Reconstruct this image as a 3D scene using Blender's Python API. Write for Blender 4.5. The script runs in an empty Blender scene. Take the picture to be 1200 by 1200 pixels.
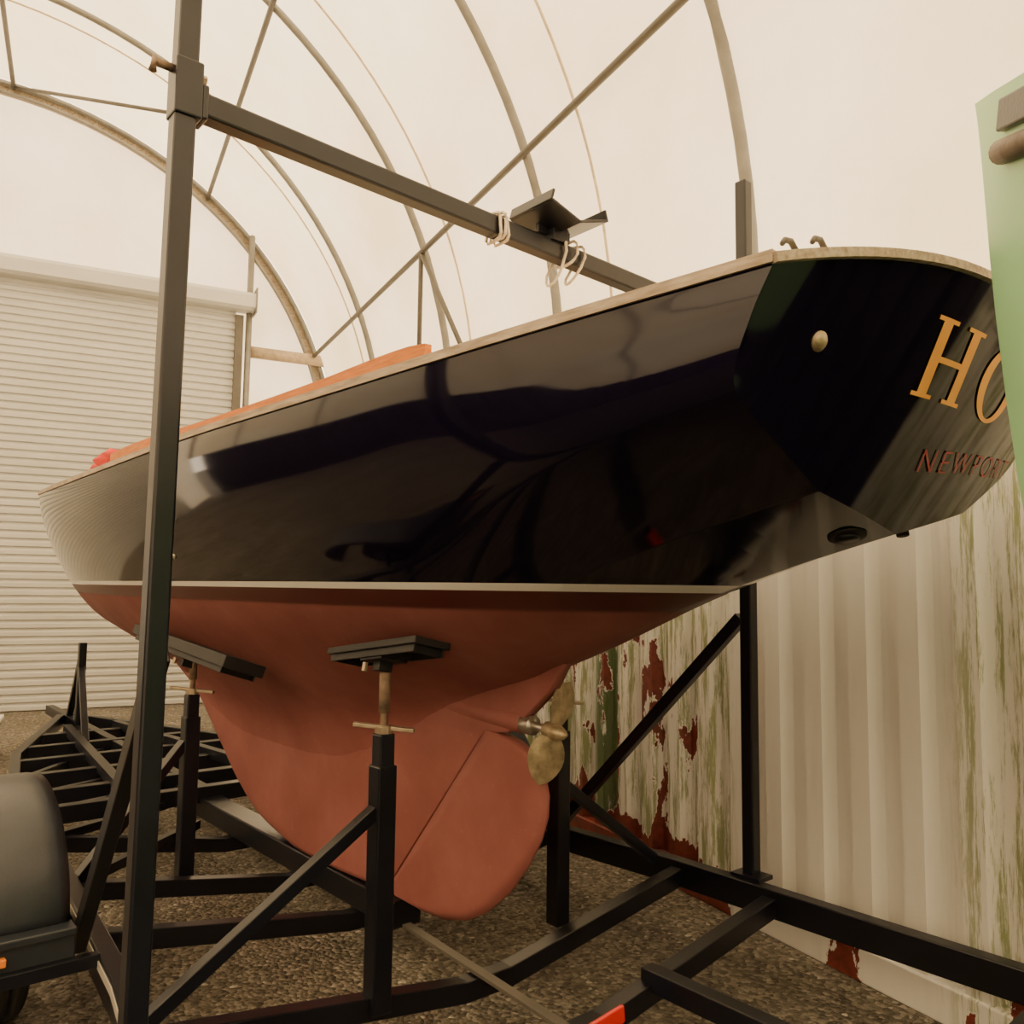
import bpy, math, random
from mathutils import Vector, Matrix
random.seed(4)
H=1.8
S=bpy.context.scene
COL=S.collection
try:
    S.view_settings.view_transform='AgX'
    S.view_settings.look='AgX - Base Contrast'
except Exception as e: print(e)

# ------------------------------------------------------------ materials
class G:
    def __init__(s,name):
        s.m=bpy.data.materials.new(name); s.m.use_nodes=True
        s.nt=s.m.node_tree; s.b=s.nt.nodes['Principled BSDF']; s.out=s.nt.nodes['Material Output']
    def n(s,t,**k):
        nd=s.nt.nodes.new(t)
        for a,v in k.items():
            if a.startswith('i_'):
                key=a[2:].replace('_',' ')
                nd.inputs[key].default_value=v
            else: setattr(nd,a,v)
        return nd
    def l(s,a,b): s.nt.links.new(a,b)
    def obj(s):
        return s.n('ShaderNodeTexCoord').outputs['Object']
    def noise(s,scale,detail=4,rough=.55,vec=None,stretch=None):
        nd=s.n('ShaderNodeTexNoise'); nd.inputs['Scale'].default_value=scale
        nd.inputs['Detail'].default_value=detail; nd.inputs['Roughness'].default_value=rough
        v=vec or s.obj()
        if stretch:
            mp=s.n('ShaderNodeMapping'); mp.inputs['Scale'].default_value=stretch
            s.l(v,mp.inputs['Vector']); v=mp.outputs['Vector']
        s.l(v,nd.inputs['Vector']); return nd.outputs['Fac']
    def ramp(s,f,stops,interp='LINEAR'):
        r=s.n('ShaderNodeValToRGB'); r.color_ramp.interpolation=interp
        e=r.color_ramp.elements
        while len(e)<len(stops): e.new(.5)
        for x,(p,c) in zip(e,stops):
            x.position=p; x.color=(*c,1) if len(c)==3 else c
        s.l(f,r.inputs['Fac']); return r.outputs['Color']
    def mix(s,f,a,b,mode='MIX'):
        m=s.n('ShaderNodeMix',data_type='RGBA',blend_type=mode)
        for sock,v in ((m.inputs[0],f),(m.inputs[6],a),(m.inputs[7],b)):
            if isinstance(v,(int,float)): sock.default_value=v
            elif isinstance(v,tuple): sock.default_value=(*v,1)
            else: s.l(v,sock)
        return m.outputs[2]
    def math(s,op,a,b=None,clamp=False):
        m=s.n('ShaderNodeMath',operation=op,use_clamp=clamp)
        for i,v in enumerate((a,b)):
            if v is None: continue
            if isinstance(v,(int,float)): m.inputs[i].default_value=v
            else: s.l(v,m.inputs[i])
        return m.outputs[0]
    def bump(s,f,strength=.3,dist=.01):
        b=s.n('ShaderNodeBump'); b.inputs['Strength'].default_value=strength; b.inputs['Distance'].default_value=dist
        s.l(f,b.inputs['Height']); s.l(b.outputs['Normal'],s.b.inputs['Normal'])
    def smooth(s,v,a,b):
        m=s.n('ShaderNodeMapRange',interpolation_type='SMOOTHSTEP')
        m.inputs['From Min'].default_value=a; m.inputs['From Max'].default_value=b
        s.l(v,m.inputs['Value']); return m.outputs['Result']
def simple(name,c,rough=.5,metal=0,var=.2,scale=8,bump=0,bscale=60,coat=0):
    g=G(name); g.b.inputs['Roughness'].default_value=rough; g.b.inputs['Metallic'].default_value=metal
    g.b.inputs['Coat Weight'].default_value=coat
    f=g.noise(scale)
    lo=tuple(x*(1-var) for x in c); hi=tuple(min(1,x*(1+var)) for x in c)
    g.l(g.ramp(f,[(.3,lo),(.7,hi)]),g.b.inputs['Base Color'])
    if bump: g.bump(g.noise(bscale),bump,.004)
    return g.m
M={}
M['steel']=simple('black_painted_steel',(.005,.006,.012),.34,0,.35,5,.12,40)
M['pad']=simple('matt_black_pad',(.009,.009,.011),.6,0,.3,9,.2,40)
M['bare']=simple('worn_bare_steel',(.36,.29,.21),.45,.6,.3,14,.2)
M['galv']=simple('galvanised_tube',(.215,.205,.18),.45,.3,.15,5)
M['galvdark']=simple('dark_grey_steel',(.115,.105,.09),.6,.1,.15,5)  # darker grey metal for purlins, braces and small fittings
M['strap']=simple('tan_webbing',(.66,.54,.36),.8)
M['strip']=simple('pale_reflective_tape',(.62,.58,.52),.3,.2,.1)
M['rubber']=simple('tyre_rubber',(.012,.012,.012),.8,0,.2,10,.3)
M['plastic']=simple('black_plastic_fender',(.026,.031,.040),.33,0,.2,6,.15,120)
M['rim']=simple('painted_rim',(.35,.33,.3),.4,.5)
M['bronze']=simple('aged_bronze',(.42,.34,.22),.45,.6,.4,18,.3)
M['pipe']=simple('dull_stainless',(.45,.42,.36),.35,.8)
M['rope']=simple('cream_rope',(.72,.63,.50),.85,0,.2,60,.8,150)
M['rust']=simple('rusty_steel',(.24,.17,.12),.7,.2,.4,20,.4)
M['redlens']=simple('red_lens',(.85,.02,.01),.15,0,.05,coat=.5)
M['amber']=simple('amber_lens',(.85,.25,.03),.2)
M['gold']=simple('gold_leaf_paint',(1.0,.46,.07),.4,0,.08)
M['redtext']=simple('red_lettering_paint',(.33,.018,.013),.4,0,.1)
M['redcanvas']=simple('red_canvas',(.60,.05,.035),.75,0,.35,12,.6,30)
M['deck']=simple('cream_deck_paint',(.62,.56,.44),.6)
M['green']=simple('pale_green_gelcoat',(.36,.68,.38),.35,0,.05,3,.0)
M['brown']=simple('weathered_brown_rail',(.12,.09,.07),.55,0,.4,20,.5,40)
M['darkhole']=simple('black_rubber_outlet',(.006,.006,.006),.6)
M['timber']=simple('pale_timber',(.46,.36,.24),.7,0,.2,10)
M['darkcont']=simple('dark_blue_container_paint',(.012,.011,.017),.6,0,.3,1.5)
M['white']=simple('white_plastic_lid',(.75,.73,.68),.4,0,.05)

g=G('varnished_wood'); f=g.noise(6,6,.6,stretch=(1,14,14))
g.l(g.ramp(f,[(.3,(.42,.11,.003)),(.7,(.64,.20,.006))]),g.b.inputs['Base Color'])
g.b.inputs['Roughness'].default_value=.55; M['varnish']=g.m
g=G('weathered_teak'); f=g.noise(5,6,.6,stretch=(1,12,12))
g.l(g.ramp(f,[(.3,(.26,.20,.14)),(.7,(.54,.45,.34))]),g.b.inputs['Base Color'])
g.b.inputs['Roughness'].default_value=.7; g.bump(f,.3,.003); M['teak']=g.m

def redcol(g):
    nz=g.noise(2.2,6,.6); nf=g.noise(28,5,.7)
    red=g.ramp(nz,[(.3,(.24,.074,.066)),(.5,(.285,.094,.084)),(.72,(.34,.125,.113))])
    return g.mix(g.math('MULTIPLY',g.smooth(nf,.60,.75),.35),red,(.44,.23,.19))
g=G('hull_paint'); o=g.obj(); sp=g.n('ShaderNodeSeparateXYZ'); g.l(o,sp.inputs[0]); z=sp.outputs['Z']
zz=g.math('SUBTRACT',z,H)
top_=g.math('GREATER_THAN',zz,.018)
bot=g.math('LESS_THAN',zz,-.007)
dk=g.smooth(zz,-.085,-.065)
red=g.mix(dk,redcol(g),(.095,.020,.019))
navy=(.0050,.0036,.0130)
c=g.mix(top_,(.95,.94,.90),navy); c=g.mix(bot,c,red)
g.l(c,g.b.inputs['Base Color'])
rr=g.math('ADD',g.math('MULTIPLY',bot,.62),.07)
rr=g.math('SUBTRACT',rr,g.math('MULTIPLY',g.math('MULTIPLY',dk,bot),.30))
g.l(rr,g.b.inputs['Roughness'])
g.b.inputs['IOR'].default_value=1.43
M['hull']=g.m
g=G('red_antifouling'); g.l(redcol(g),g.b.inputs['Base Color']); g.b.inputs['Roughness'].default_value=.68
M['red']=g.m

def membrane(name,col,w=.62):
    g=G(name); n1=g.noise(.45,5,.6); n2=g.noise(9,6,.7)
    c=g.ramp(n1,[(.32,tuple(x*y for x,y in zip(col,(.84,.77,.68)))),(.68,col)])
    c=g.mix(g.math('MULTIPLY',g.smooth(n2,.60,.78),.28),c,tuple(x*.70 for x in col))
    tr=g.n('ShaderNodeBsdfTranslucent'); df=g.n('ShaderNodeBsdfDiffuse')
    g.l(c,tr.inputs['Color']); g.l(c,df.inputs['Color'])
    bp=g.n('ShaderNodeBump'); bp.inputs['Strength'].default_value=.45; bp.inputs['Distance'].default_value=.08
    g.l(g.noise(1.6,3,.5,stretch=(1,1,.4)),bp.inputs['Height']); g.l(bp.outputs[0],df.inputs['Normal'])
    mx=g.n('ShaderNodeMixShader'); mx.inputs[0].default_value=w
    g.l(df.outputs[0],mx.inputs[1]); g.l(tr.outputs[0],mx.inputs[2]); g.l(mx.outputs[0],g.out.inputs['Surface'])
    return g.m
M['tent']=membrane('translucent_tent_fabric',(.98,.915,.76))
M['endwall']=membrane('translucent_end_wall_fabric',(.98,.925,.81))

g=G('brown_gravel'); o=g.obj()
vo=g.n('ShaderNodeTexVoronoi'); vo.inputs['Scale'].default_value=44; g.l(o,vo.inputs['Vector'])
c=g.ramp(vo.outputs['Color'],[(0,(.070,.062,.050)),(.5,(.185,.165,.135)),(.88,(.36,.33,.285)),(1,(.70,.67,.61))])
c2=g.ramp(g.noise(1.2,5,.6),[(.3,(.6,.57,.5)),(.7,(1,1,1))])
c=g.mix(1.0,c,c2,'MULTIPLY')
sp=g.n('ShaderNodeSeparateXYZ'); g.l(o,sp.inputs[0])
refl_dark=g.math('SUBTRACT',1.0,g.smooth(sp.outputs['Y'],2.3,3.4))  # painted-in shade: gravel near and behind camera darkened to calm hull reflections
c=g.mix(g.math('MULTIPLY',refl_dark,.9),c,(.008,.007,.007))
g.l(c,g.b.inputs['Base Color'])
g.b.inputs['Roughness'].default_value=.9
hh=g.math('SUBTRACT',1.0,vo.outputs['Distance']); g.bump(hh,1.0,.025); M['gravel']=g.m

g=G('peeling_white_container_paint'); o=g.obj(); sp=g.n('ShaderNodeSeparateXYZ'); g.l(o,sp.inputs[0])
X=sp.outputs['X']; Z=sp.outputs['Z']
base=g.ramp(g.noise(1.5,5,.6,stretch=(2,1,.5)),[(.3,(.84,.83,.80)),(.7,(.91,.91,.89))])
streak=g.noise(7,5,.65,stretch=(1,1,.12))
base=g.mix(g.math('MULTIPLY',g.smooth(streak,.52,.75),.20),base,(.56,.53,.47))
mz=g.math('ADD',g.math('SUBTRACT',1.0,g.smooth(X,2.30,2.6)),g.smooth(X,3.75,3.95),True)
moss=g.math('MULTIPLY',g.smooth(g.noise(12,8,.78,stretch=(1.8,1,.13)),.47,.58),mz)
base=g.mix(g.math('MULTIPLY',moss,.8),base,(.21,.27,.05))
alg=g.math('MULTIPLY',g.math('MULTIPLY',g.smooth(X,4.94,5.02),g.math('SUBTRACT',1.0,g.smooth(X,5.22,5.32))),g.smooth(g.noise(9,5,.7,stretch=(1,1,.3)),.33,.46))
base=g.mix(g.math('MULTIPLY',alg,.9),base,(.055,.11,.018))
pn=g.noise(3.2,7,.62,stretch=(1.4,1,.55))
reg=g.smooth(X,3.8,4.1)
lowz=g.math('SUBTRACT',1.0,g.smooth(Z,.15,.42))
thr=g.math('SUBTRACT',.80,g.math('ADD',g.math('MULTIPLY',reg,.222),g.math('MULTIPLY',lowz,.232)))
d=g.math('SUBTRACT',pn,thr)
peel=g.math('GREATER_THAN',d,0.0)
edge=g.math('GREATER_THAN',d,-.012)
base=g.mix(edge,base,(.90,.88,.83))
base=g.mix(peel,base,g.ramp(g.noise(20,4),[(.3,(.13,.022,.016)),(.7,(.24,.045,.034))]))
g.l(base,g.b.inputs['Base Color']); g.b.inputs['Roughness'].default_value=.45
g.bump(g.math('SUBTRACT',1.0,peel),.5,.004); M['cont']=g.m

g=G('cream_roller_door_steel')
g.l(g.ramp(g.noise(.8,4,.6,stretch=(1,1,3)),[(.3,(.50,.50,.48)),(.7,(.58,.58,.56))]),g.b.inputs['Base Color'])
g.b.inputs['Roughness'].default_value=.45; M['door']=g.m

# ------------------------------------------------------------ mesh helpers
def mk(name,v,f,mat,parent=None,smooth=False,bevel=0,mw=None,label=None):
    me=bpy.data.meshes.new(name); me.from_pydata([tuple(p) for p in v],[],f); me.update()
    import bmesh
    bm=bmesh.new(); bm.from_mesh(me); bmesh.ops.recalc_face_normals(bm,faces=bm.faces); bm.to_mesh(me); bm.free()
    o=bpy.data.objects.new(name,me); COL.objects.link(o)
    me.materials.append(M[mat] if isinstance(mat,str) else mat)
    if smooth:
        for p in me.polygons: p.use_smooth=True
    if parent: o.parent=parent
    if mw is not None: o.matrix_world=mw
    if bevel:
        b=o.modifiers.new('bevel','BEVEL'); b.width=bevel; b.segments=2; b.limit_method='ANGLE'
    if label: o['label']=label
    return o
def empty(name,mw,label,cat,parent=None):
    e=bpy.data.objects.new(name,None); COL.objects.link(e); e.empty_display_size=.2
    if parent: e.parent=parent
    else:
        e.matrix_world=mw; e['label']=label; e['category']=cat
    return e
def top(o,label,cat,group=None,kind=None):
    if label: o['label']=label
    if cat: o['category']=cat
    if group: o['group']=group
    if kind: o['kind']=kind
    return o
class MB:
    def __init__(s): s.v=[]; s.f=[]
    def add(s,v,f):
        k=len(s.v); s.v+= [Vector(p) for p in v]; s.f+=[tuple(i+k for i in q) for q in f]
    def sweep(s,pts,sec,up=Vector((0,0,1)),closed=False,caps=True,scales=None):
        pts=[Vector(p) for p in pts]; n=len(pts); v=[]; m=len(sec)
        for i,p in enumerate(pts):
            if closed: d1=(p-pts[i-1]).normalized(); d2=(pts[(i+1)%n]-p).normalized()
            else:
                d1=(p-pts[i-1]).normalized() if i>0 else (pts[1]-p).normalized()
                d2=(pts[i+1]-p).normalized() if i<n-1 else d1
            t=(d1+d2).normalized()
            u=up
            if abs(t.dot(u))>.95: u=Vector((1,0,0)) if abs(t.x)<.9 else Vector((0,1,0))
            side=t.cross(u).normalized(); upv=side.cross(t).normalized()
            k=1/max(.5,math.sqrt(max(.01,(1+d1.dot(d2))/2)))
            sc=scales[i] if scales else 1
            for (a,b) in sec: v.append(p+side*a*k*sc+upv*b*sc)
        f=[]
        rng=n if closed else n-1
        for i in range(rng):
            j=(i+1)%n
            for q in range(m):
                r=(q+1)%m; f.append((i*m+q,i*m+r,j*m+r,j*m+q))
        if not closed and caps:
            f.append(tuple(range(m))[::-1]); f.append(tuple((n-1)*m+q for q in range(m)))
        s.add(v,f)
    def beam(s,p,q,w,h,up=Vector((0,0,1))):
        s.sweep([p,q],[(-w/2,-h/2),(w/2,-h/2),(w/2,h/2),(-w/2,h/2)],up)
    def rectsweep(s,pts,w,h,up=Vector((0,0,1)),closed=False):
        s.sweep(pts,[(-w/2,-h/2),(w/2,-h/2),(w/2,h/2),(-w/2,h/2)],up,closed)
    def tube(s,pts,r,n=10,closed=False,scales=None):
        s.sweep(pts,[(r*math.cos(2*math.pi*i/n),r*math.sin(2*math.pi*i/n)) for i in range(n)],closed=closed,scales=scales)
    def box(s,c,d,rot=None):
        v=[]
        for x in(-.5,.5):
            for y in(-.5,.5):
                for z in(-.5,.5):
                    p=Vector((x*d[0],y*d[1],z*d[2]))
                    if rot: p=rot@p
                    v.append(p+Vector(c))
        s.add(v,[(0,1,3,2),(4,6,7,5),(0,4,5,1),(2,3,7,6),(0,2,6,4),(1,5,7,3)])
    def obj(s,name,mat,parent=None,smooth=False,bevel=0,mw=None,label=None):
        return mk(name,s.v,s.f,mat,parent,smooth,bevel,mw,label)
def interp(tab,x):
    n=len(tab)
    if x<=tab[0][0]: return tab[0][1]
    if x>=tab[-1][0]: return tab[-1][1]
    for i in range(n-1):
        if tab[i][0]<=x<=tab[i+1][0]: break
    def sl(j):
        if j<=0: return (tab[1][1]-tab[0][1])/(tab[1][0]-tab[0][0])
        if j>=n-1: return (tab[-1][1]-tab[-2][1])/(tab[-1][0]-tab[-2][0])
        a=(tab[j][1]-tab[j-1][1])/(tab[j][0]-tab[j-1][0]); b=(tab[j+1][1]-tab[j][1])/(tab[j+1][0]-tab[j][0])
        return 0 if a*b<0 else (a+b)/2
    h=tab[i+1][0]-tab[i][0]; t=(x-tab[i][0])/h
    return (2*t**3-3*t*t+1)*tab[i][1]+(t**3-2*t*t+t)*h*sl(i)+(-2*t**3+3*t*t)*tab[i+1][1]+(t**3-t*t)*h*sl(i+1)

# ------------------------------------------------------------ setting: tent on two containers
TD=Vector((-.45,.893,0)).normalized(); RD=Vector((TD.y,-TD.x,0))
TM=Matrix(((TD.x,-RD.x,0,0),(TD.y,-RD.y,0,0),(0,0,1,0),(0,0,0,1)))
def T(t,r,z): return Vector((t,-r,z+H))
RC,ZC,RR=-1.7,1.9,5.4
def arc(a,R=RR): return RC+R*math.cos(a), ZC+R*math.sin(a)
A0,A1=math.radians(-11.8),math.radians(191.8)
hoops=[14,11.48,8.93,6.44,4.00,1.5,-1.0,-3.6,-6.16]

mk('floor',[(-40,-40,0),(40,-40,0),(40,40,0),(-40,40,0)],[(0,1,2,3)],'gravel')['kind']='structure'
v=[];f=[];NA=72
ts=[]
for i in range(len(hoops)-1):
    for k in range(6): ts.append((hoops[i]+(hoops[i+1]-hoops[i])*k/6,math.sin(math.pi*k/6)))
ts.append((hoops[-1],0))
for (t,sg) in ts:
    for j in range(NA+1):
        a=A0+(A1-A0)*j/NA; r,z=arc(a,RR+.055-.035*sg); v.append(T(t,r,z))
for i in range(len(ts)-1):
    for j in range(NA):
        a=i*(NA+1)+j; f.append((a,a+1,a+NA+2,a+NA+1))
o=mk('ceiling',v,f,'tent',smooth=True,mw=TM); top(o,'cream translucent fabric skin of arched shelter',None,kind='structure')
def endwall(name,t):
    pts=[T(t,*arc(A0+(A1-A0)*j/60,RR+.05)) for j in range(61)]
    pts+= [T(t,arc(A1)[0],-H),T(t,arc(A0)[0],-H)]
    o=mk(name,pts,[tuple(range(len(pts)))],'endwall',mw=TM); top(o,'cream translucent fabric end wall',None,kind='structure')
endwall('wall_back',14.12); endwall('wall_front',hoops[-1]-.05)
n=1
def trim(mb,mat,label):
    global n
    o=mb.obj('trim_%d'%n,mat,smooth=True,mw=TM); n+=1; top(o,label,None,kind='structure')
for t in hoops:
    mb=MB(); mb.tube([T(t,*arc(A0+(A1-A0)*j/64)) for j in range(65)],.042,10); trim(mb,'galv','galvanised steel tube hoop of arched shelter')
for t in (11.9,8.3,5.6):
    mb=MB(); mb.tube([T(t,*arc(A0+(A1-A0)*j/64,RR+.01)) for j in range(65)],.012,6); trim(mb,'strap','thin tan webbing strap over shelter')
for a in (21,53,85,117,149):
    r,z=arc(math.radians(a),RR-.05); mb=MB(); mb.tube([T(14,r,z),T(hoops[-1],r,z)],.032,8); trim(mb,'galvdark','straight steel purlin tube')
for (t0,t1,a0,a1) in ((8.93,9.85,21,4),(8.93,8.1,21,3),(13.95,11.48,85,53)):
    mb=MB(); mb.tube([T(t0,*arc(math.radians(a0),RR-.05)),T(t1,*arc(math.radians(a1),RR-.05))],.028,8); trim(mb,'galvdark','diagonal brace tube of shelter')
mb=MB(); r0=2.22; mb.tube([T(13.9,r0,-H),T(13.9,r0,5.65)],.05,8); trim(mb,'galv','vertical steel stud of end wall')
mb=MB(); mb.tube([T(13.9,-1.45,4.7),T(13.9,-1.45,7.2)],.05,8); trim(mb,'galv','vertical steel stud of end wall')
mb=MB(); mb.beam(T(13.95,2.2,3.75),T(13.95,3.5,3.75),.06,.18); trim(mb,'timber','timber rail of end wall')
mb=MB(); mb.tube([T(13.95,*arc(A0+(A1-A0)*j/64,RR-.17)) for j in range(65)],.028,8); trim(mb,'galv','inner edge tube of end arch')
mb=MB(); v=[];f=[]
for j in range(65):
    a=A0+(A1-A0)*j/64; v+=[T(14.05,*arc(a,RR-.17)),T(14.05,*arc(a,RR+.04))]
for j in range(64): f.append((2*j,2*j+1,2*j+3,2*j+2))
mb.add(v,f); trim(mb,'timber','tan fabric border band of end arch')
mb=MB(); mb.tube([T(13.98,*arc(A0+(A1-A0)*j/260,RR-(.15 if j%2 else .04))) for j in range(261)],.007,5); trim(mb,'galv','zigzag lacing cord along end arch')
DR0,DR1=-5.6,2.02; zz0=-H; pitch=.115; prof=[]
z=zz0
while z<4.4:
    prof+=[(z,0),(z+pitch*.15,.03),(z+pitch*.62,.03),(z+pitch*.85,0)]; z+=pitch
v=[];f=[]
for (zz,dd) in prof:
    v.append(T(14.0-dd-.05,DR0,zz)); v.append(T(14.0-dd-.05,DR1,zz))
for i in range(len(prof)-1): f.append((2*i,2*i+1,2*i+3,2*i+2))
d1=mk('door_1',v,f,'door',mw=TM); top(d1,'pale ribbed steel roller shutter door',None,kind='structure')
mb=MB()
pr=[(0,4.36),(-.24,4.36),(-.30,4.40),(-.30,4.58),(-.26,4.64),(0,4.72)]
v=[T(13.95+a,DR0,b) for a,b in pr]+[T(13.95+a,DR1+.26,b) for a,b in pr]
f=[(i,i+1,i+7,i+6) for i in range(5)]+[tuple(range(6)),tuple(range(6,12))]
mb.add(v,f); hb=mb.obj('roller_housing','door',mw=TM); hb.parent=d1; hb.matrix_parent_inverse=d1.matrix_world.inverted()
mb=MB(); mb.box(T(13.9,DR1+.05,1.25),(.12,.12,6.1)); gr=mb.obj('guide_rail','galvdark',mw=TM); gr.parent=d1; gr.matrix_parent_inverse=d1.matrix_world.inverted()
mb=MB(); mb.box(T(13.8,DR1+.27,4.52),(.34,.02,.40)); gr=mb.obj('roller_bracket','galv',mw=TM); gr.parent=d1; gr.matrix_parent_inverse=d1.matrix_world.inverted()

def container(t0,t1,r0,sgn,mat,label):
    e=empty('shipping_container',TM@Matrix.Translation(T((t0+t1)/2,r0,-H)),label,'shipping container')
    inv=(TM@Matrix.Translation(T((t0+t1)/2,r0,-H))).inverted()@TM
    def P(mb,name,**k):
        o=mb.obj(name,mat,e,**k); o.matrix_local=inv; return o
    N=[];t=t0+.1
    while t<t1-.1:
        N+=[(t,.062),(t+.035,0.0),(t+.145,0.0),(t+.18,.062)]; t+=.284
    v=[];f=[]
    for (a,d) in N: v+=[T(a,r0+sgn*(d+.015),-H+.16),T(a,r0+sgn*(d+.015),-H+2.46)]
    for i in range(len(N)-1): f.append((2*i,2*i+1,2*i+3,2*i+2))
    mb=MB(); mb.add(v,f); P(mb,'side_panel')
    mb=MB(); mb.box(T((t0+t1)/2,r0+sgn*.05,-H+.08),(t1-t0,.1,.16)); P(mb,'bottom_rail',bevel=.008)
    mb=MB(); mb.box(T((t0+t1)/2,r0+sgn*.05,-H+2.52),(t1-t0,.1,.13)); P(mb,'top_rail',bevel=.008)
    for t in (t0+.06,t1-.06):
        mb=MB(); mb.box(T(t,r0+sgn*.08,-H+1.3),(.14,.16,2.6)); P(mb,'corner_post',bevel=.01)
    mb=MB(); mb.box(T((t0+t1)/2,r0+sgn*1.3,-H+1.3),(t1-t0-.02,2.28,2.56)); P(mb,'body')
    return e
container(1.05,13.2,3.33,1,'cont','white corrugated steel shipping container with peeling paint and moss')
container(-5.2,.95,3.33,1,'darkcont','dark corrugated steel shipping container behind green hull')
container(1.05,13.2,-6.95,-1,'darkcont','dark corrugated steel shipping container carrying the shelter')
container(-5.2,.95,-6.95,-1,'darkcont','dark corrugated steel shipping container carrying the shelter')

SBM=Matrix.Translation((-5.43,8.85,0))@Matrix.Rotation(math.radians(25),4,'Z')
sb=empty('storage_bin',SBM,'black plastic storage bin with white lid standing on gravel','storage bin')
mb=MB(); v=[];f=[]
for (z,k) in ((0,.82),(.30,.97),(.33,1.0),(.36,1.0)):
    for (x,y) in ((-.2,-.28),(.2,-.28),(.2,.28),(-.2,.28)): v.append((x*k,y*k,z))
for i in range(3):
    for j in range(4): f.append((i*4+j,i*4+(j+1)%4,(i+1)*4+(j+1)%4,(i+1)*4+j))
f+=[(0,1,2,3),(12,13,14,15)]
mb.add(v,f); mb.obj('bin_body','plastic',sb,bevel=.012)
mb=MB(); mb.box((0,0,.385),(.44,.60,.045)); mb.box((0,0,.42),(.34,.48,.03)); mb.obj('bin_lid','white',sb,bevel=.012)

# ------------------------------------------------------------ sailboat
BC=Vector((1.163,2.274,0)); BM=Matrix.Translation(BC)@Matrix.Rotation(math.radians(130),4,'Z')
boat=empty('sailboat',BM,'dark navy sailboat with cream waterline stripe and red keel','sailboat')
def L(s,b,z): return Vector((s,b,z+H))
bt=[(0,.80),(.63,.88),(1.75,1.01),(2.9,1.07),(4.4,1.05),(5.8,.95),(7.2,.77),(8.3,.56),(9.4,.29),(10.25,.015)]
ht=[(0,.70),(.63,.685),(1.75,.65),(2.9,.64),(4.4,.64),(5.8,.68),(7.2,.76),(8.3,.85),(9.4,.95),(10.25,1.04)]
zt=[(0,.165),(.30,.075),(.62,-.03),(1.55,-.33),(2.5,-.48),(4,-.56),(5.5,-.55),(7,-.44),(8.3,-.26),(9.0,-.02),(9.6,.38),(10.0,.74),(10.25,1.0)]
pt=[(0,2.2),(.6,2.2),(1.5,1.92),(3,1.74),(6,1.72),(8,1.5),(10.25,1.25)]
qt=[(0,1.6),(.6,1.6),(1.5,1.6),(3,1.50),(6,1.5),(8,1.3),(10.25,1.15)]
KT=.837
ft=[(0,1),(.20,1.018),(.38,1.012),(.486,.975),(.594,.86),(.72,.69),(KT,.53)]
CROWN=.104
GA=[(1.5,0),(2.0,.16),(2.6,.58),(3.2,.92),(4.3,1.0),(4.9,.75),(5.5,.35),(6.0,.10),(6.5,0)]
KB=[(1.5,.002),(2.0,.010),(2.5,.028),(3,.048),(4,.058),(4.8,.042),(5.3,.022),(6.0,.005)]
def sec(s,tau):
    b0,h,zc,p,q=[interp(t,s) for t in (bt,ht,zt,pt,qt)]
    z=h-tau*(h-zc)
    fe=max(0,1-tau**p)**(1/q)
    w=max(0,1-s/1.3); w=w*w*(3-2*w)
    fs=interp(ft,tau) if tau<=KT else .53*(1-tau)/(1-KT)
    b=b0*(fe*(1-w)+fs*w)
    A=max(0,interp(GA,s))
    if A>0:
        kb=interp(KB,s); R0=.78*b0
        x_=max(.006,b-kb)
        if x_<R0:
            t_=math.log(R0/x_)
            t_=t_*t_/(t_+.5)
            z-=A*.115*t_
    return b,z,h
def shift(s,b,z,h):
    w=max(0,1-s/1.6); w2=max(0,1-s/.9)**1.5
    return .45*(h-z)*w-.10*(1-min(1,(b/.8)**2))*w2
NS,NP=130,100
st=[10.25*(i/NS) for i in range(NS+1)]
st=sorted(set(st+[.02,.05,.14,.23,.32,.42,.5]))
taus=[math.sin(math.pi/2*j/NP) for j in range(NP+1)]
taus=sorted(taus+[KT-.004,KT,KT+.004])
NP=len(taus)-1
v=[];f=[]
for s in st:
    ring=[]
    for tau in taus:
        b,z,h=sec(s,tau); ring.append((s+shift(s,b,z,h),b,z))
    full=ring+[(x,-b,z) for (x,b,z) in ring[-2::-1]]
    v+=[L(*p) for p in full]
W=2*NP+1
for i in range(len(st)-1):
    for j in range(W-1):
        a=i*W+j; f.append((a,a+1,a+W+1,a+W))
hull=mk('hull',v,f,'hull',boat,True)
es=hull.modifiers.new('e','EDGE_SPLIT'); es.split_angle=math.radians(26)
def tsurf(b,z): return .45*(.70-z)-.10*(1-min(1,(b/.8)**2))
v=[];f=[];NR,NCc=len(taus)-1,40
for tau in taus:
    b0,z0,_=sec(0,tau)
    for j in range(NCc+1):
        k=-1+2*j/NCc; b=b0*k
        z=z0+CROWN*(1-(k*k))*max(0,1-tau/KT)
        v.append(L(tsurf(b,z),b,z))
for i in range(NR):
    for j in range(NCc):
        a=i*(NCc+1)+j; f.append((a,a+1,a+NCc+2,a+NCc+1))
mk('transom',v,f,'hull',boat,True)
v=[];f=[];ND=16
def crown(s): return .06+(CROWN-.06)*max(0,1-s/1.2)
def deckz(s,b):
    b0=interp(bt,s); h=interp(ht,s); return h-.012+crown(s)*min(1,b0/.6)*(1-min(1,(b/b0)**2)) if b0>.02 else h
for s in st:
    b0=interp(bt,s)
    for j in range(ND+1):
        b=b0*(-1+2*j/ND)*.995; v.append(L(s-.10*(1-min(1,(b/.8)**2))*max(0,1-s/.9)**1.5+(.012 if s==0 else 0),b,deckz(s,b)-.006))
for i in range(len(st)-1):
    for j in range(ND):
        a=i*(ND+1)+j; f.append((a,a+1,a+ND+2,a+ND+1))
mk('deck',v,f,'deck',boat,True)
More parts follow.
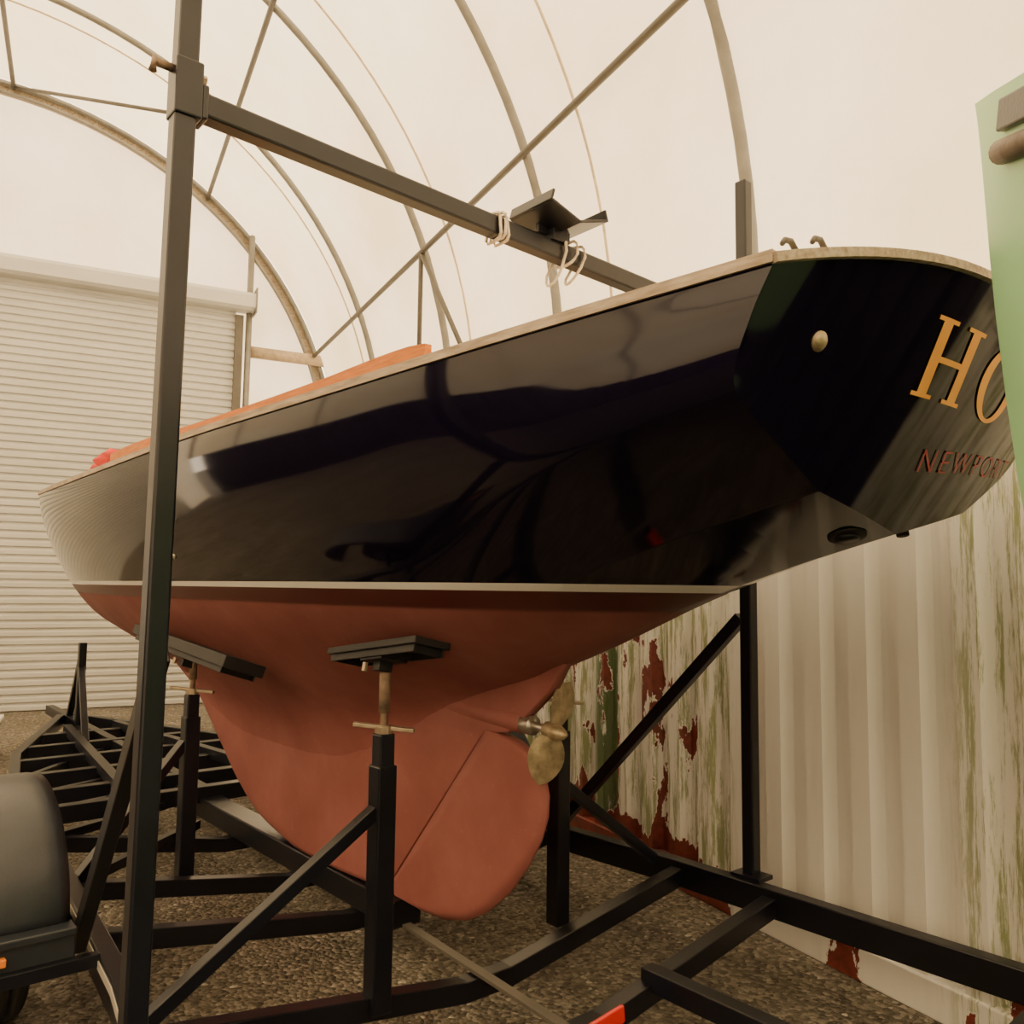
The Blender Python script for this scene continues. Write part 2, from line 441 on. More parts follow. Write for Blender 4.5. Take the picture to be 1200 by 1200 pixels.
for sg in (1,-1):
    mb=MB(); pts=[L(s,sg*(interp(bt,s)-.012),interp(ht,s)+.012) for s in [x for x in st if x<10.2]]
    mb.rectsweep(pts,.042,.028); mb.obj('toe_rail','teak',boat,label='weathered teak rail along deck edge')
mb=MB(); pts=[]
for j in range(25):
    b=.80*(-1+2*j/24); zq=.70+CROWN*(1-(b/.8)**2)+.006; pts.append(L(tsurf(b,zq)+.015,b,zq))
mb.rectsweep(pts,.055,.022); mb.obj('transom_rail','teak',boat,label='weathered teak cap along transom top')
# keel
xf=[(-1.47,3.85),(-1.42,4.18),(-1.29,4.54),(-1.08,4.90),(-.72,5.52),(-.58,5.9),(-.46,6.2),(-.30,6.5)]
xa=[(-1.47,2.70),(-1.45,2.685),(-.62,1.955),(-.60,1.79),(-.52,1.68),(-.40,1.53),(-.31,1.47),(-.20,1.4)]
v=[];f=[];NZ,NF=60,30
def lin(tab,x):
    for i in range(len(tab)-1):
        if tab[i][0]<=x<=tab[i+1][0]:
            return tab[i][1]+(tab[i+1][1]-tab[i][1])*(x-tab[i][0])/(tab[i+1][0]-tab[i][0])
    return tab[0][1] if x<tab[0][0] else tab[-1][1]
for i in range(NZ+1):
    z=-1.47+(1.47-.25)*i/NZ
    a=lin(xa,z); c=interp(xf,z)
    base_=.092+.012*(-z)
    ring=[]
    for j in range(NF+1):
        u=.5-.5*math.cos(math.pi*j/NF)
        x=c+(a-c)*u
        th=1.75*math.sqrt(u)*(1-u)**.8*base_
        if z>interp(zt,x)-.06: th=min(th,.02+.22*u*(1-u))
        ring.append((x,th+.024*(u**3),z))
    full=ring+[(x,-t,zz) for (x,t,zz) in ring[::-1]]
    v+=[L(*p) for p in full]
W=2*(NF+1)
for i in range(NZ):
    for j in range(W):
        k=(j+1)%W; f.append((i*W+j,i*W+k,(i+1)*W+k,(i+1)*W+j))
f.append(tuple(range(W)))
mk('keel',v,f,'red',boat,True,label='brick red full keel')
mb=MB(); mb.tube([L(2.55,0,-.52),L(2.35,0,-.525),L(2.1,0,-.53),L(1.9,0,-.54),L(1.72,0,-.55),L(1.70,0,-.55)],.046,18,scales=[.5,.95,1.1,1.05,.95,.7]); mb.obj('shaft_bossing','red',boat,True,label='red faired swelling around propeller shaft')
out=[(2.66,-1.448),(2.60,-1.48),(2.42,-1.495),(2.24,-1.485),(2.07,-1.44),(1.93,-1.365),(1.79,-1.25),(1.68,-1.12),(1.60,-1.0),(1.565,-.90),(1.56,-.82),(1.585,-.74),(1.64,-.675),(1.74,-.635),(1.87,-.61),(1.923,-.606)]
h0=Vector((1.923,-.603)); h1=Vector((2.66,-1.448)); hd=(h1-h0).normalized()
def rth(x,z):
    d=Vector((x,z))-h0; dist=abs(d.x*hd.y-d.y*hd.x); return max(.008,.036*(1-(dist/.75)**1.3))
K=10; v=[];f=[]
m=len(out)
def hingeproj(x,z):
    d=Vector((x,z))-h0; k=max(0,min((h1-h0).length,d.dot(hd))); return h0+hd*k
for sg in (1,-1):
    for k in range(K+1):
        u=k/K
        for (x,z) in out:
            q=hingeproj(x,z); p=q.lerp(Vector((x,z)),u); th=rth(p.x,p.y)
            if k==K: th*=.35
            v.append(L(p.x,sg*th,p.y))
for s_ in range(2):
    o0=s_*(K+1)*m
    for k in range(K):
        for j in range(m-1):
            a=o0+k*m+j; f.append((a,a+1,a+m+1,a+m))
oA=K*m; oB=(K+1)*m+K*m
for j in range(m-1): f.append((oA+j,oA+j+1,oB+j+1,oB+j))
for j in range(m-1): f.append((j,j+1,(K+1)*m+j+1,(K+1)*m+j))
mk('rudder',v,f,'red',boat,True,label='brick red rounded rudder')
mb=MB(); mb.box(L(2.70,0,-1.47),(.10,.10,.06)); mb.obj('rudder_shoe','bronze',boat,bevel=.01)
# propeller
prop=empty('propeller',None,None,None,boat); prop['label']='two-blade bronze propeller with dull metal hub'
mb=MB(); mb.tube([L(1.80,0,-.548),L(1.53,0,-.562)],.018,12); mb.obj('propeller_shaft','pipe',prop,True)
mb=MB(); mb.tube([L(1.76,0,-.55),L(1.66,0,-.555),L(1.655,0,-.555)],.040,14); mb.obj('stern_bearing','pipe',prop,True)
mb=MB(); mb.tube([L(1.585,0,-.56),L(1.575,0,-.56),L(1.51,0,-.565),L(1.48,0,-.567),L(1.46,0,-.568)],.034,14,scales=[.7,1,.95,.6,.2]); mb.obj('propeller_hub','bronze',prop,True)
for ang in (290,116):
    a=math.radians(ang)
    v=[];f=[];NU,NV=10,8
    rad=Vector((0,math.cos(a),math.sin(a))); tan=Vector((0,-math.sin(a),math.cos(a)))
    for sg in (1,-1):
        for i in range(NU+1):
            u=i/NU; r=.025+.185*u; wd=.078*math.sin(math.pi*min(1,(.12+.88*u)))**.6+.004
            tw=math.radians(22-16*u)
            d=Vector((1,0,0))*math.sin(tw)+tan*math.cos(tw)
            nn=d.cross(rad)
            for j in range(NV+1):
                w=-1+2*j/NV
                v.append(L(1.54,0,-.563)+rad*r+d*w*wd+nn*sg*.008*(1-w*w)*(1.1-u))
    for s_ in range(2):
        o0=s_*(NU+1)*(NV+1)
        for i in range(NU):
            for j in range(NV):
                q=o0+i*(NV+1)+j; f.append((q,q+1,q+NV+2,q+NV+1))
    mk('propeller_blade',v,f,'bronze',prop,True)
# coaming, cabin
def inset(s): return interp(bt,s)-.20
SA,SE=1.36,4.9
CZ=[(SA,.822),(1.42,.828),(2.0,.802),(2.6,.792),(3.2,.800),(4.2,.83),(4.9,.84)]
for sg in (1,-1):
    v=[];f=[];ss=[SA+ (SE-SA)*i/40 for i in range(41)]
    for s in ss:
        b=sg*inset(s); zb=deckz(s,b)-.02
        ztop=interp(CZ,s)
        for (db,zq) in ((0,zb),(0,ztop),(-.028*sg,ztop),(-.028*sg,zb)): v.append(L(s,b+db,zq))
    for i in range(40):
        for j in range(4):
            k=(j+1)%4; f.append((i*4+j,i*4+k,(i+1)*4+k,(i+1)*4+j))
    f+= [(0,1,2,3),(160,161,162,163)]
    mk('coaming',v,f,'varnish',boat,label='varnished orange wood coaming')
for (s,zq) in ((SA+.02,.79),(SE-.02,.82)):
    mb=MB(); b=inset(s); mb.beam(L(s,b-.01,(zq+.6)/2),L(s,-b+.01,(zq+.6)/2),.028,zq-.6); mb.obj('coaming_end','varnish',boat)
v=[];f=[]
for i in range(21):
    s=3.5+(SE-.02-3.5)*i/20; b0=inset(s)-.01
    for j in range(9):
        k=-1+j/4; v.append(L(s,b0*k,interp(CZ,s)-.03+.02*(1-k*k)))
for i in range(20):
    for j in range(8):
        a=i*9+j; f.append((a,a+1,a+10,a+9))
mk('cabin_roof',v,f,'deck',boat,True)
mb=MB(); mb.beam(L(3.5,inset(3.5)-.03,.69),L(3.5,-inset(3.5)+.03,.69),.03,.16); mb.obj('cabin_bulkhead','varnish',boat)
# transom lettering
def onT(pts2,faces,name,mat,off=.004):
    v=[]
    for (b,z) in pts2: v.append(L(tsurf(b,z)-off,b,z))
    o=mk(name,v,faces,mat,boat); return o
def rects(rs,nb=4):
    pts=[];fc=[]
    for q in rs:
        k=len(pts)
        for i in range(nb+1):
            u=i/nb
            for e in (0,1):
                A=Vector(q[0]).lerp(Vector(q[1]),u) if e==0 else Vector(q[3]).lerp(Vector(q[2]),u)
                pts.append(tuple(A))
        for i in range(nb): fc.append((k+2*i,k+2*i+2,k+2*i+3,k+2*i+1))
    return pts,fc
def R(b0,b1,z0,z1): return ((b0,z0),(b1,z0),(b1,z1),(b0,z1))
bL,zb,zt2=.212,.505,.692
hs=[R(bL-.026,bL-.072,zb,zt2),R(bL-.188,bL-.234,zb,zt2),R(bL-.03,bL-.20,zb+.087,zb+.101),
    R(bL,bL-.100,zb,zb+.010),R(bL-.160,bL-.26,zb,zb+.010),R(bL,bL-.100,zt2-.010,zt2),R(bL-.160,bL-.26,zt2-.010,zt2)]
p,fc=rects(hs); onT(p,fc,'gold_letter_h','gold')
pts=[];fc=[];cb,cz=-.262,.597
for i in range(49):
    a=2*math.pi*i/48
    pts.append((cb-.135*math.cos(a),cz+.100*math.sin(a))); pts.append((cb-.085*math.cos(a),cz+.089*math.sin(a)))
for i in range(48): fc.append((2*i,2*i+2,2*i+3,2*i+1))
onT(pts,fc,'gold_letter_o','gold')
cu=bpy.data.curves.new('t','FONT'); cu.body='NEWPORT'; cu.size=1; cu.space_character=1.35; cu.offset=-.014
to=bpy.data.objects.new('t',cu); COL.objects.link(to); bpy.context.view_layer.update()
dg=bpy.context.evaluated_depsgraph_get(); me=bpy.data.meshes.new_from_object(to.evaluated_get(dg))
xs=[q.co.x for q in me.vertices]; ys=[q.co.y for q in me.vertices]
x0,x1,y0,y1=min(xs),max(xs),min(ys),max(ys)
vv=[]
for q in me.vertices:
    u=(q.co.x-x0)/(x1-x0); vv.append((.03-.74*u, .330+.050*u+.060*(q.co.y-y0)/(y1-y0)))
onT(vv,[tuple(pl.vertices) for pl in me.polygons],'red_port_lettering','redtext')
bpy.data.objects.remove(to)
def dome(c,nrm,r,name,mat,depth=.5,parent=None):
    nrm=Vector(nrm).normalized(); mb=MB(); pts=[];sc=[]
    for (d,s_) in ((0,1.15),(.15,1.15),(.16,1.0),(.4,.9),(.6,.65),(.72,.3),(.75,.02)):
        pts.append(Vector(c)+nrm*r*d*depth*2); sc.append(s_)
    mb.tube(pts,r,18,scales=sc); return mb.obj(name,mat,parent or boat,True)
tn=Vector((-1,.15,-.42))
dome(L(tsurf(.60,.57),.60,.57),tn,.021,'transom_fitting','bronze')
ex=empty('exhaust_outlet',None,None,None,boat)
def cpt(s,b):
    lo,hi=0,1
    for _ in range(40):
        m_=(lo+hi)/2
        if sec(s,m_)[0]>abs(b): lo=m_
        else: hi=m_
    bb,z,h=sec(s,lo); return Vector((s+shift(s,bb,z,h),b,z+H))
p0=cpt(.085,.10); pa=cpt(.185,.10); pb=cpt(.085,.18)
nn=(pa-p0).cross(pb-p0).normalized()
if nn.z>0: nn=-nn
mb=MB(); mb.tube([p0-nn*.01,p0+nn*.005,p0+nn*.007],.050,24,scales=[1.1,1.05,.98]); mb.obj('outlet_flange','darkhole',ex,True)
mb=MB(); mb.tube([p0+nn*.005,p0+nn*.016],.032,20); mb.obj('outlet_pipe','steel',ex,True)
p0=cpt(.04,-.12); mb=MB(); mb.tube([p0-nn*.01,p0+nn*.010],.018,14); mb.obj('drain_outlet','darkhole',boat,True)
for (b,s,fl) in ((.66,.06,1),(.585,.03,1)):
    zb_=.70+CROWN*(1-(b/.8)**2)+.015
    pts=[L(s,b-.035,zb_),L(s,b-.038,zb_+.02),L(s-.008,b-.03,zb_+.04),L(s-.012,b-.005,zb_+.052),L(s-.016,b+.025,zb_+.046),L(s-.018,b+.04,zb_+.032)]
    mb=MB(); mb.tube(pts,.0075,8,scales=[1.4,1.2,1,1,.95,.8]); mb.obj('mooring_horn','galvdark',boat,True)
bq,zq,h_=sec(3.35,.42); dome(L(3.35,bq,zq),(0,1,-.1),.014,'skin_fitting','pipe')

v=[];f=[];NU,NV=40,20
for i in range(NU+1):
    u=i/NU
    for j in range(NV):
        a=2*math.pi*j/NV; rr_=(.13*math.sin(math.pi*min(.97,max(.03,u)))**.5)*(1+.22*math.sin(5*a+11*u)+.18*math.sin(17*u+2*a)+.08*math.sin(31*u-3*a))
        v.append((-.50+1.0*u, rr_*math.cos(a)*1.3, .13+rr_*math.sin(a)*.85))
for i in range(NU):
    for j in range(NV):
        k=(j+1)%NV; f.append((i*NV+j,i*NV+k,(i+1)*NV+k,(i+1)*NV+j))
f+=[tuple(range(NV)),tuple(NU*NV+j for j in range(NV))]
s0=5.5; b0=.58
o=mk('canvas_bundle',v,f,'redcanvas',None,True,mw=BM@Matrix.Translation(L(s0,b0,deckz(s0,b0))))
top(o,'crumpled red canvas bundle lying on the foredeck','canvas cover')

# ------------------------------------------------------------ trailer
tr=empty('boat_trailer',BM,'black painted steel boat trailer with support stands and tall posts','boat trailer')
RZ=-1.46
PR=[(-.7,1.47),(1.6,1.47),(2.3,1.36),(4.8,1.14),(6.2,1.02),(7.1,.85),(7.9,.55),(9.2,.06)]
SR=[(-1.6,-1.30),(2.0,-1.30),(4.8,-1.10),(6.2,-1.0),(7.1,-.84),(7.9,-.55),(9.2,-.06)]
for pts in (PR,SR):
    mb=MB(); mb.rectsweep([L(a,b,RZ) for a,b in pts],.075,.13); mb.obj('side_rail','steel',tr,bevel=.006)
def railb(s,sg):
    return lin(PR,s) if sg>0 else lin([(a,-b) for a,b in SR],s)
mb=MB(); mb.rectsweep([L(s,railb(s,1)+.040,-1.425) for s in (1.7,2.0,2.3,2.9,3.4)],.004,.03); mb.obj('reflective_strip','strip',tr,label='pale reflective strip along side rail')
for s in (1.4,1.95,2.9,3.6,4.5):
    mb=MB(); mb.rectsweep([L(s,railb(s,1)-.02,-1.47),L(s,.12,-1.655),L(s,-.12,-1.655),L(s,-railb(s,-1)+.02,-1.47)],.075,.085); mb.obj('cross_member','steel',tr,bevel=.005)
for s in (5.1,5.6,6.2,6.8,7.4,8.0):
    mb=MB(); mb.beam(L(s,railb(s,1)-.02,-1.46),L(s,-railb(s,-1)+.02,-1.46),.09,.11); mb.obj('cross_member','steel',tr,bevel=.005)
mb=MB(); mb.beam(L(2.55,0,-1.545),L(5.6,0,-1.545),.16,.13); mb.obj('keel_bunk','steel',tr,bevel=.008)
mb=MB(); mb.beam(L(.9,.10,-1.60),L(2.6,0.0,-1.60),.045,.014); mb.obj('flat_strap','galvdark',tr)
mb=MB(); mb.beam(L(.2,-.42,-1.56),L(1.42,-.42,-1.56),.075,.085); mb.obj('rear_stub_beam','steel',tr,bevel=.005)
mb=MB(); mb.beam(L(.2,-.42,-1.52),L(.2,-1.28,-1.47),.075,.085); mb.obj('rear_stub_beam','steel',tr,bevel=.005)
mb=MB(); mb.beam(L(5.2,0,-1.48),L(10.0,0,-1.44),.08,.10); mb.obj('drawbar','steel',tr,bevel=.005)
for sg in (1,-1):
    mb=MB(); mb.beam(L(4.6,sg*.60,-1.40),L(8.2,sg*.22,-1.40),.07,.08); mb.obj('inner_rail','steel',tr)
for (a,b_,c,d) in ((3.6,1.2,4.5,.3),(4.5,1.1,5.1,.3),(5.1,1.0,5.6,.2),(2.3,1.3,3.6,.9),(5.6,1.0,6.2,.2),(6.2,.95,7.4,.1)):
    mb=MB(); mb.beam(L(a,b_,-1.44),L(c,d,-1.50),.05,.05); mb.obj('diagonal_strut','steel',tr)
# low bow support
mb=MB(); mb.beam(L(8.5,.05,-1.42),L(8.5,.05,-.60),.07,.07,Vector((1,0,0))); mb.obj('bow_leg','steel',tr,bevel=.005)
mb=MB(); mb.beam(L(9.1,0,-1.42),L(8.5,.05,-.72),.06,.06); mb.obj('bow_strut','steel',tr,bevel=.005)
mb=MB(); mb.beam(L(7.4,.25,-1.42),L(8.5,.05,-.85),.06,.06); mb.obj('bow_strut','steel',tr,bevel=.005)
PP=(1.57,1.53); SP=(1.56,-1.36)
def zbm(k): return 1.475-.115*k
mb=MB(); mb.beam(L(PP[0],PP[1]+.02,-1.5),L(PP[0],PP[1],2.3),.066,.066,Vector((1,0,0))); mb.obj('tall_post','steel',tr,bevel=.008)
mb=MB(); mb.beam(L(SP[0],SP[1],-1.5),L(SP[0],SP[1],2.16),.066,.066,Vector((1,0,0))); mb.obj('tall_post','steel',tr,bevel=.008)
mb=MB(); mb.beam(L(PP[0],PP[1]-.03,zbm(0)),L(SP[0],SP[1]+.03,zbm(1)),.066,.076); mb.obj('crossbeam','steel',tr,bevel=.008)
for (P_,sg,zq) in ((PP,-1,zbm(0)),(SP,1,zbm(1))):
    sl=MB(); sl.beam(L(P_[0],P_[1],zq-.06),L(P_[0],P_[1],zq+.12),.084,.084,Vector((1,0,0)))
    sl.box(L(P_[0],P_[1]+sg*.050,zq),(.085,.02,.11)); so=sl.obj('post_sleeve','steel',tr,bevel=.006)
    zh_=zq+.09
    t_=MB(); y=P_[1]-sg*.04; t_.tube([L(P_[0],y,zh_),L(P_[0],y-sg*.045,zh_),L(P_[0],y-sg*.055,zh_+.005),L(P_[0],y-sg*.058,zh_-.03)],.013,8)
    t_.obj('clamp_handle','rust',so,True)
    t_=MB(); t_.tube([L(P_[0],P_[1]+sg*.04,zh_),L(P_[0],P_[1]+sg*.062,zh_)],.014,6); t_.obj('clamp_nut','bare',so)
mb=MB(); mb.beam(L(PP[0]+.04,PP[1]-.02,-.20),L(2.75,1.40,-1.41),.05,.07); mb.obj('post_brace','steel',tr,bevel=.004)
mb=MB(); mb.beam(L(SP[0]+.04,SP[1],-.13),L(2.85,-1.27,-1.41),.06,.06); mb.obj('post_brace','steel',tr,bevel=.004)
mb=MB(); mb.box(L(SP[0],SP[1],-1.39),(.16,.12,.02)); mb.obj('post_flange','steel',tr)
KC=.53; kb=PP[1]+(SP[1]-PP[1])*KC; zc_=zbm(KC)
cr=MB()
cr.box(L(1.565,kb,zc_+.055),(.10,.08,.05))
for sg in (1,-1):
    rot=Matrix.Rotation(math.radians(sg*17),3,'X')
    cr.box(L(1.53,kb+sg*.075,zc_+.10),(.26,.165,.012),rot)
    cr.box(L(1.53,kb+sg*.152,zc_+.145),(.26,.012,.05),rot)
cr.box(L(1.565,kb,zc_+.08),(.02,.18,.04)); cr.obj('mast_crutch','steel',tr,bevel=.003)
def zh(s,b):
    lo,hi=0,1
    for _ in range(40):
        m_=(lo+hi)/2
        if sec(s,m_)[0]>abs(b): lo=m_
        else: hi=m_
    return sec(s,lo)[1]
def stand(s,b,padl=.60,brace=None,drop=.035,ps=0,tilt=0,pw=.15,pt_=.022):
    sg=1 if b>0 else -1
    e=empty('support_stand',None,None,None,tr)
    zr=-1.655+(.185)*(abs(b)-.12)/1.2 if s<5 else -1.46
    zb=zr+.04; zp=zh(s,b)-drop; ztop=min(zp-.28,-.57)
    mb=MB(); mb.beam(L(s,b,zb-.06),L(s,b,ztop-.12),.082,.082,Vector((1,0,0))); mb.obj('outer_tube','steel',e,bevel=.006)
    mb=MB(); mb.beam(L(s,b,ztop-.16),L(s,b,ztop),.066,.066,Vector((1,0,0))); mb.obj('inner_tube','steel',e,bevel=.006)
    mb=MB(); mb.tube([L(s,b,ztop-.05),L(s,b,zp-.05)],.015,12); mb.tube([L(s,b,ztop+.08),L(s,b,zp-.05)],.022,12); mb.obj('jack_screw','rust',e,True)
    mb=MB(); mb.tube([L(s,b,ztop),L(s,b,ztop+.03)],.037,8)
    dx_,dy_=-.643*.12,-.766*.12
    mb.beam(L(s-dx_,b-dy_,ztop+.035),L(s+dx_,b+dy_,ztop+.012),.035,.016); mb.obj('wing_nut','bare',e,bevel=.003)
    dz=.30*(zh(s,abs(b)+.06)-zh(s,abs(b)-.06))/.12; dx=.9*(zh(s+.1,b)-zh(s-.1,b))/.2+tilt
    X=Vector((1,0,dx)).normalized(); N=X.cross(Vector((0,1,sg*dz))).normalized(); Y=N.cross(X)
    rot=Matrix((X,Y,N)).transposed(); c=L(s,b,zp)+X*ps
    mb=MB(); mb.box(c-N*(.001+pt_/2),(padl,pw,pt_),rot); mb.obj('pad','pad',e,bevel=.004)
    mb=MB()
    for sy in (-1,1): mb.box(c-N*(pt_+.014)+Y*sy*pw*.4,(padl*.94,.008,.030),rot)
    for sx in (-1,-.33,.33,1): mb.box(c-N*(pt_+.014)+X*sx*padl*.44,(.010,pw*.8,.030),rot)
    c=L(s,b,zp); mb.box(c-N*(pt_+.033),(.16,.12,.010),rot); mb.box(c-N*(pt_+.053),(.05,.06,.045),rot)
    mb.obj('pad_bracket','pad',e,bevel=.002)
    mb=MB(); mb.tube([c-N*(pt_+.044)+Y*sg*.045+X*.06,c-N*(pt_+.078)+Y*sg*.045+X*.06],.012,6); mb.obj('pad_bolt','bare',e)
    if brace:
        mb=MB(); mb.beam(L(s,b+sg*.03,brace[2]),L(brace[0],brace[1],-1.42),.05,.05); mb.obj('stand_brace','steel',e,bevel=.004)
    return e
stand(1.93,.54,padl=.66,brace=(1.95,1.42,-.86),drop=.05,pw=.16,pt_=.028)
stand(3.80,.62,padl=1.45,brace=(3.6,1.2,-.86),ps=.0,drop=.09,tilt=.07,pw=.22,pt_=.06)
stand(2.12,-.58,brace=(2.1,-1.26,-.95))
stand(3.80,-.62,padl=1.05,brace=(3.6,-1.18,-.86),drop=.05)
def wheel(s,b):
    e=empty('wheel',None,None,None,tr); c=(s,b,-H+.33)
    def lathe(prof,name,mat):
        v=[];f=[];N_=48;m=len(prof)
        for i in range(N_):
            a=2*math.pi*i/N_
            for (r,y) in prof: v.append(L(c[0]+r*math.cos(a),c[1]+y,c[2]+r*math.sin(a)))
        for i in range(N_):
            for j in range(m-1):
                k=((i+1)%N_); f.append((i*m+j,i*m+j+1,k*m+j+1,k*m+j))
        mk(name,v,f,mat,e,True)
    lathe([(.19,-.085),(.24,-.10),(.30,-.10),(.322,-.085),(.33,-.06),(.33,-.045),(.318,-.04),(.318,-.03),(.33,-.025),(.33,.025),(.318,.03),(.318,.04),(.33,.045),(.33,.06),(.322,.085),(.30,.10),(.24,.10),(.19,.085),(.19,-.085)],'tyre','rubber')
    lathe([(.0,.03),(.05,.03),(.05,.06),(.06,.03),(.14,.01),(.17,.06),(.20,.09),(.20,-.09),(.17,-.06),(.0,-.05)],'rim','rim')
    mb=MB(); sg=1 if b>0 else -1
    mb.beam(L(s,b,-1.47),L(s,sg*(railb(s,sg)-.03),-1.47),.05,.05); mb.obj('stub_axle','steel',e)
def fender(s,b0,b1,zb=-1.26):
    v=[];f=[];NQ=40
    rows=[]
    w=b1-b0
    for q in range(0,9):
        u=q/8; rows.append((b0+w*.97*u, 1.0-.035*(max(0,(u-.75))/.25)**2-.02*(max(0,.15-u)/.15)**2))
    rows.append((b1,.955)); rows.append((b1+.002*(1 if w>0 else -1),.90)); rows.append((b1,.80))
    n_=NQ+1
    for (b,k) in rows:
        for i in range(n_):
            a=math.pi*(1-i/NQ); ca,sa=math.cos(a),math.sin(a)
            x=.58*(1 if ca>0 else -1)*abs(ca)**1.0
            z=.455*abs(sa)**1.0
            v.append(L(s+x*k,b,zb+z*k))
    for i in range(len(rows)-1):
        for j in range(n_-1):
            a=i*n_+j; f.append((a,a+1,a+n_+1,a+n_))
    o=mk('fender',v,f,'plastic',tr,True)
    m_=o.modifiers.new('s','SOLIDIFY'); m_.thickness=.012
    mb=MB(); mb.box(L(s-.60,(b0+b1)/2,zb-.01),(.10,abs(b1-b0)+.02,.03)); mb.obj('fender_lip','plastic',o,bevel=.006)
    mb=MB(); mb.box(L(s-.62,(b0+b1)/2,zb-.06),(.03,abs(b1-b0)+.02,.11)); mb.obj('fender_skirt','plastic',o,bevel=.006)
    return o
wheel(3.22,1.62); fo=fender(3.22,1.46,1.80,-1.28)
wheel(3.95,-1.42); fender(3.95,-1.27,-1.57)
mb=MB(); mb.box(L(2.575,1.71,-1.345),(.03,.06,.03)); mb.obj('marker_light','amber',tr,bevel=.005)
mb=MB(); mb.beam(L(1.345,-.20,-1.615),L(1.345,-.02,-1.635),.02,.065,Vector((0,0,1))); mb.obj('tail_light','redlens',tr,bevel=.006)
mb=MB(); mb.beam(L(2.57,1.37,-1.41),L(2.57,1.80,-1.41),.04,.05); mb.obj('fender_bracket','steel',tr,bevel=.003)

def coil(k,loops,rad,drop,label,dx=0):
    b=PP[1]+(SP[1]-PP[1])*k
    mb=MB(); pts=[]
    N_=loops*20
    for i in range(N_+1):
        a=2*math.pi*i/20; ph=i/N_
        rr_=rad+.006*math.sin(3.1*a/2)
        sx=max(-1,min(1,1.25*math.cos(a))); sz=max(-1,min(1,1.25*math.sin(a))) if math.sin(a)>0 or not drop else math.sin(a)
        dr=drop*(.5+.5*math.sin(7*ph)) if drop else 0
        pts.append(Vector((sx*rr_,-(ph-.5)*.018*loops*(1+2*(drop>0))+(.06*abs(sz) if sz<0 and drop else 0),sz*rr_-(dr if sz<0 else 0)*abs(sz))))
    e=pts[-1]; pts+=[e+Vector((.01,-.03,-.01)),e+Vector((.0,-.09,-.0)),e+Vector((-.02,-.10,.04))]
    mb.tube(pts,.0062,7)
    o=mb.obj('rope_tie','rope',None,True,mw=BM@Matrix.Translation(L(1.565,b,zbm(k))))
    top(o,label,'rope')
coil(.425,3,.050,0,'cream rope wound tightly around black crossbeam')
coil(.56,3,.054,.09,'cream rope looped loosely below mast crutch on crossbeam')

# ------------------------------------------------------------ pale green boat
hd2=Vector((-.5,.866,0)); ang=math.atan2(hd2.y,hd2.x)
GM=Matrix.Translation(Vector((.975,1.72,0)))@Matrix.Rotation(ang,4,'Z')
gb=empty('green_boat',GM,'pale green painted boat hull with brown rubbing rail','boat')
def gtop(k): return interp([(0,1.03),(.1,.985),(.25,.93),(.6,.86),(3.2,.80)],k)
def gsec(k,tau):
    tp=gtop(k); zc=interp([(0,1.0),(.012,.70),(.055,.2),(.14,-.3),(.35,-.85),(.8,-1.1),(3.2,-1.0)],k)
    b0=interp([(0,.012),(.1,.10),(.5,.36),(1.2,.62),(2.2,.72),(3.2,.62)],k)
    q=interp([(0,1.0),(.5,1.25),(1.5,1.7),(3.2,1.8)],k); p=interp([(0,1.0),(.5,1.3),(1.5,2.2),(3.2,2.4)],k)
    return b0*max(0,1-tau**p)**(1/q), tp-tau*(tp-zc)
v=[];f=[];ks=[0,.006,.012,.02,.035,.055,.08,.11,.14,.2,.28,.35,.5,.7,.9,1.2,1.6,2,2.4,2.8,3.2]; n2=20
for k in ks:
    ring=[gsec(k,math.sin(math.pi/2*j/n2)) for j in range(n2+1)]
    full=ring+[(-b,z) for b,z in ring[-2::-1]]
    v+=[L(-k,b,z) for b,z in full]
W=2*n2+1
for i in range(len(ks)-1):
    for j in range(W-1):
        a=i*W+j; f.append((a,a+1,a+W+1,a+W))
for i in range(len(ks)-1): f.append((i*W,(i+1)*W,(i+1)*W+W-1,i*W+W-1))
f.append(tuple((len(ks)-1)*W+j for j in range(W)))
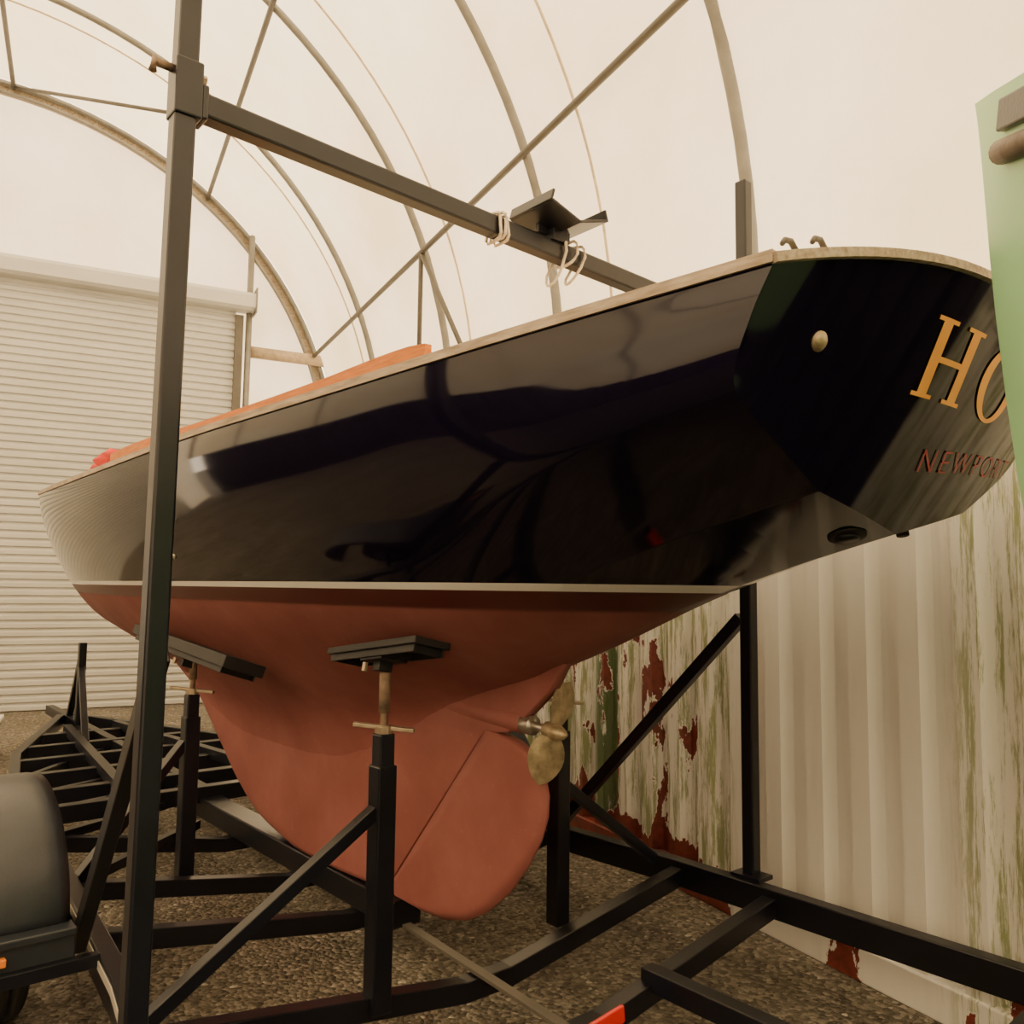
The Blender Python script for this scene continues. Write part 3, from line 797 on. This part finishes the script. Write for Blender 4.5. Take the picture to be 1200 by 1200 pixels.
go=mk('hull',v,f,'green',gb,True); go.modifiers.new('e','EDGE_SPLIT')
for sg in (1,-1):
    mb=MB(); pts=[L(-k,sg*(gsec(k,.11)[0]+.008),gtop(k)-.13) for k in (.10,.14,.2,.35,.5,.9,1.6,2.4,3.15)]
    mb.tube(pts,.024,14); mb.obj('rubbing_rail','brown',gb,True)
    mb=MB(); pts=[L(-k,sg*(gsec(k,.05)[0]+.006),gtop(k)-.06) for k in (.11,.2,.35,.5)]
    mb.rectsweep(pts,.02,.06); mb.obj('chainplate','plastic',gb,bevel=.004)
mb=MB(); mb.box(L(-1.8,0,-1.38),(1.6,.14,.80)); mb.obj('keel','green',gb,bevel=.03)
cs=empty('boat_cradle',GM,'black steel cradle under pale green boat','boat cradle')
for k in (1.1,2.5):
    for sg in (1,-1):
        mb=MB(); mb.beam(L(-k,sg*.75,-H+.02),L(-k,sg*.40,-.75),.07,.07); mb.obj('upright','steel',cs)
    mb=MB(); mb.beam(L(-k,-.78,-H+.05),L(-k,.78,-H+.05),.1,.1); mb.obj('base_beam','steel',cs)

# ------------------------------------------------------------ light & camera
w=bpy.data.worlds.new('sky'); S.world=w; w.use_nodes=True
nt=w.node_tree; bg=nt.nodes['Background']
tc=nt.nodes.new('ShaderNodeTexCoord'); sx=nt.nodes.new('ShaderNodeSeparateXYZ'); nt.links.new(tc.outputs['Generated'],sx.inputs[0])
rp=nt.nodes.new('ShaderNodeValToRGB'); nt.links.new(sx.outputs['Z'],rp.inputs['Fac'])
rp.color_ramp.elements[0].color=(1.0,.78,.55,1); rp.color_ramp.elements[1].color=(1.0,.82,.58,1)
nt.links.new(rp.outputs['Color'],bg.inputs['Color']); bg.inputs['Strength'].default_value=5.9
cam=bpy.data.cameras.new('camera'); co=bpy.data.objects.new('camera',cam); COL.objects.link(co)
cam.sensor_width=36; cam.lens=30; cam.clip_start=.05
co.matrix_world=Matrix.Translation((0,0,H))@Matrix.Rotation(math.radians(90+5.14),4,'X')@Matrix.Rotation(math.radians(.72),4,'Z')
S.camera=co
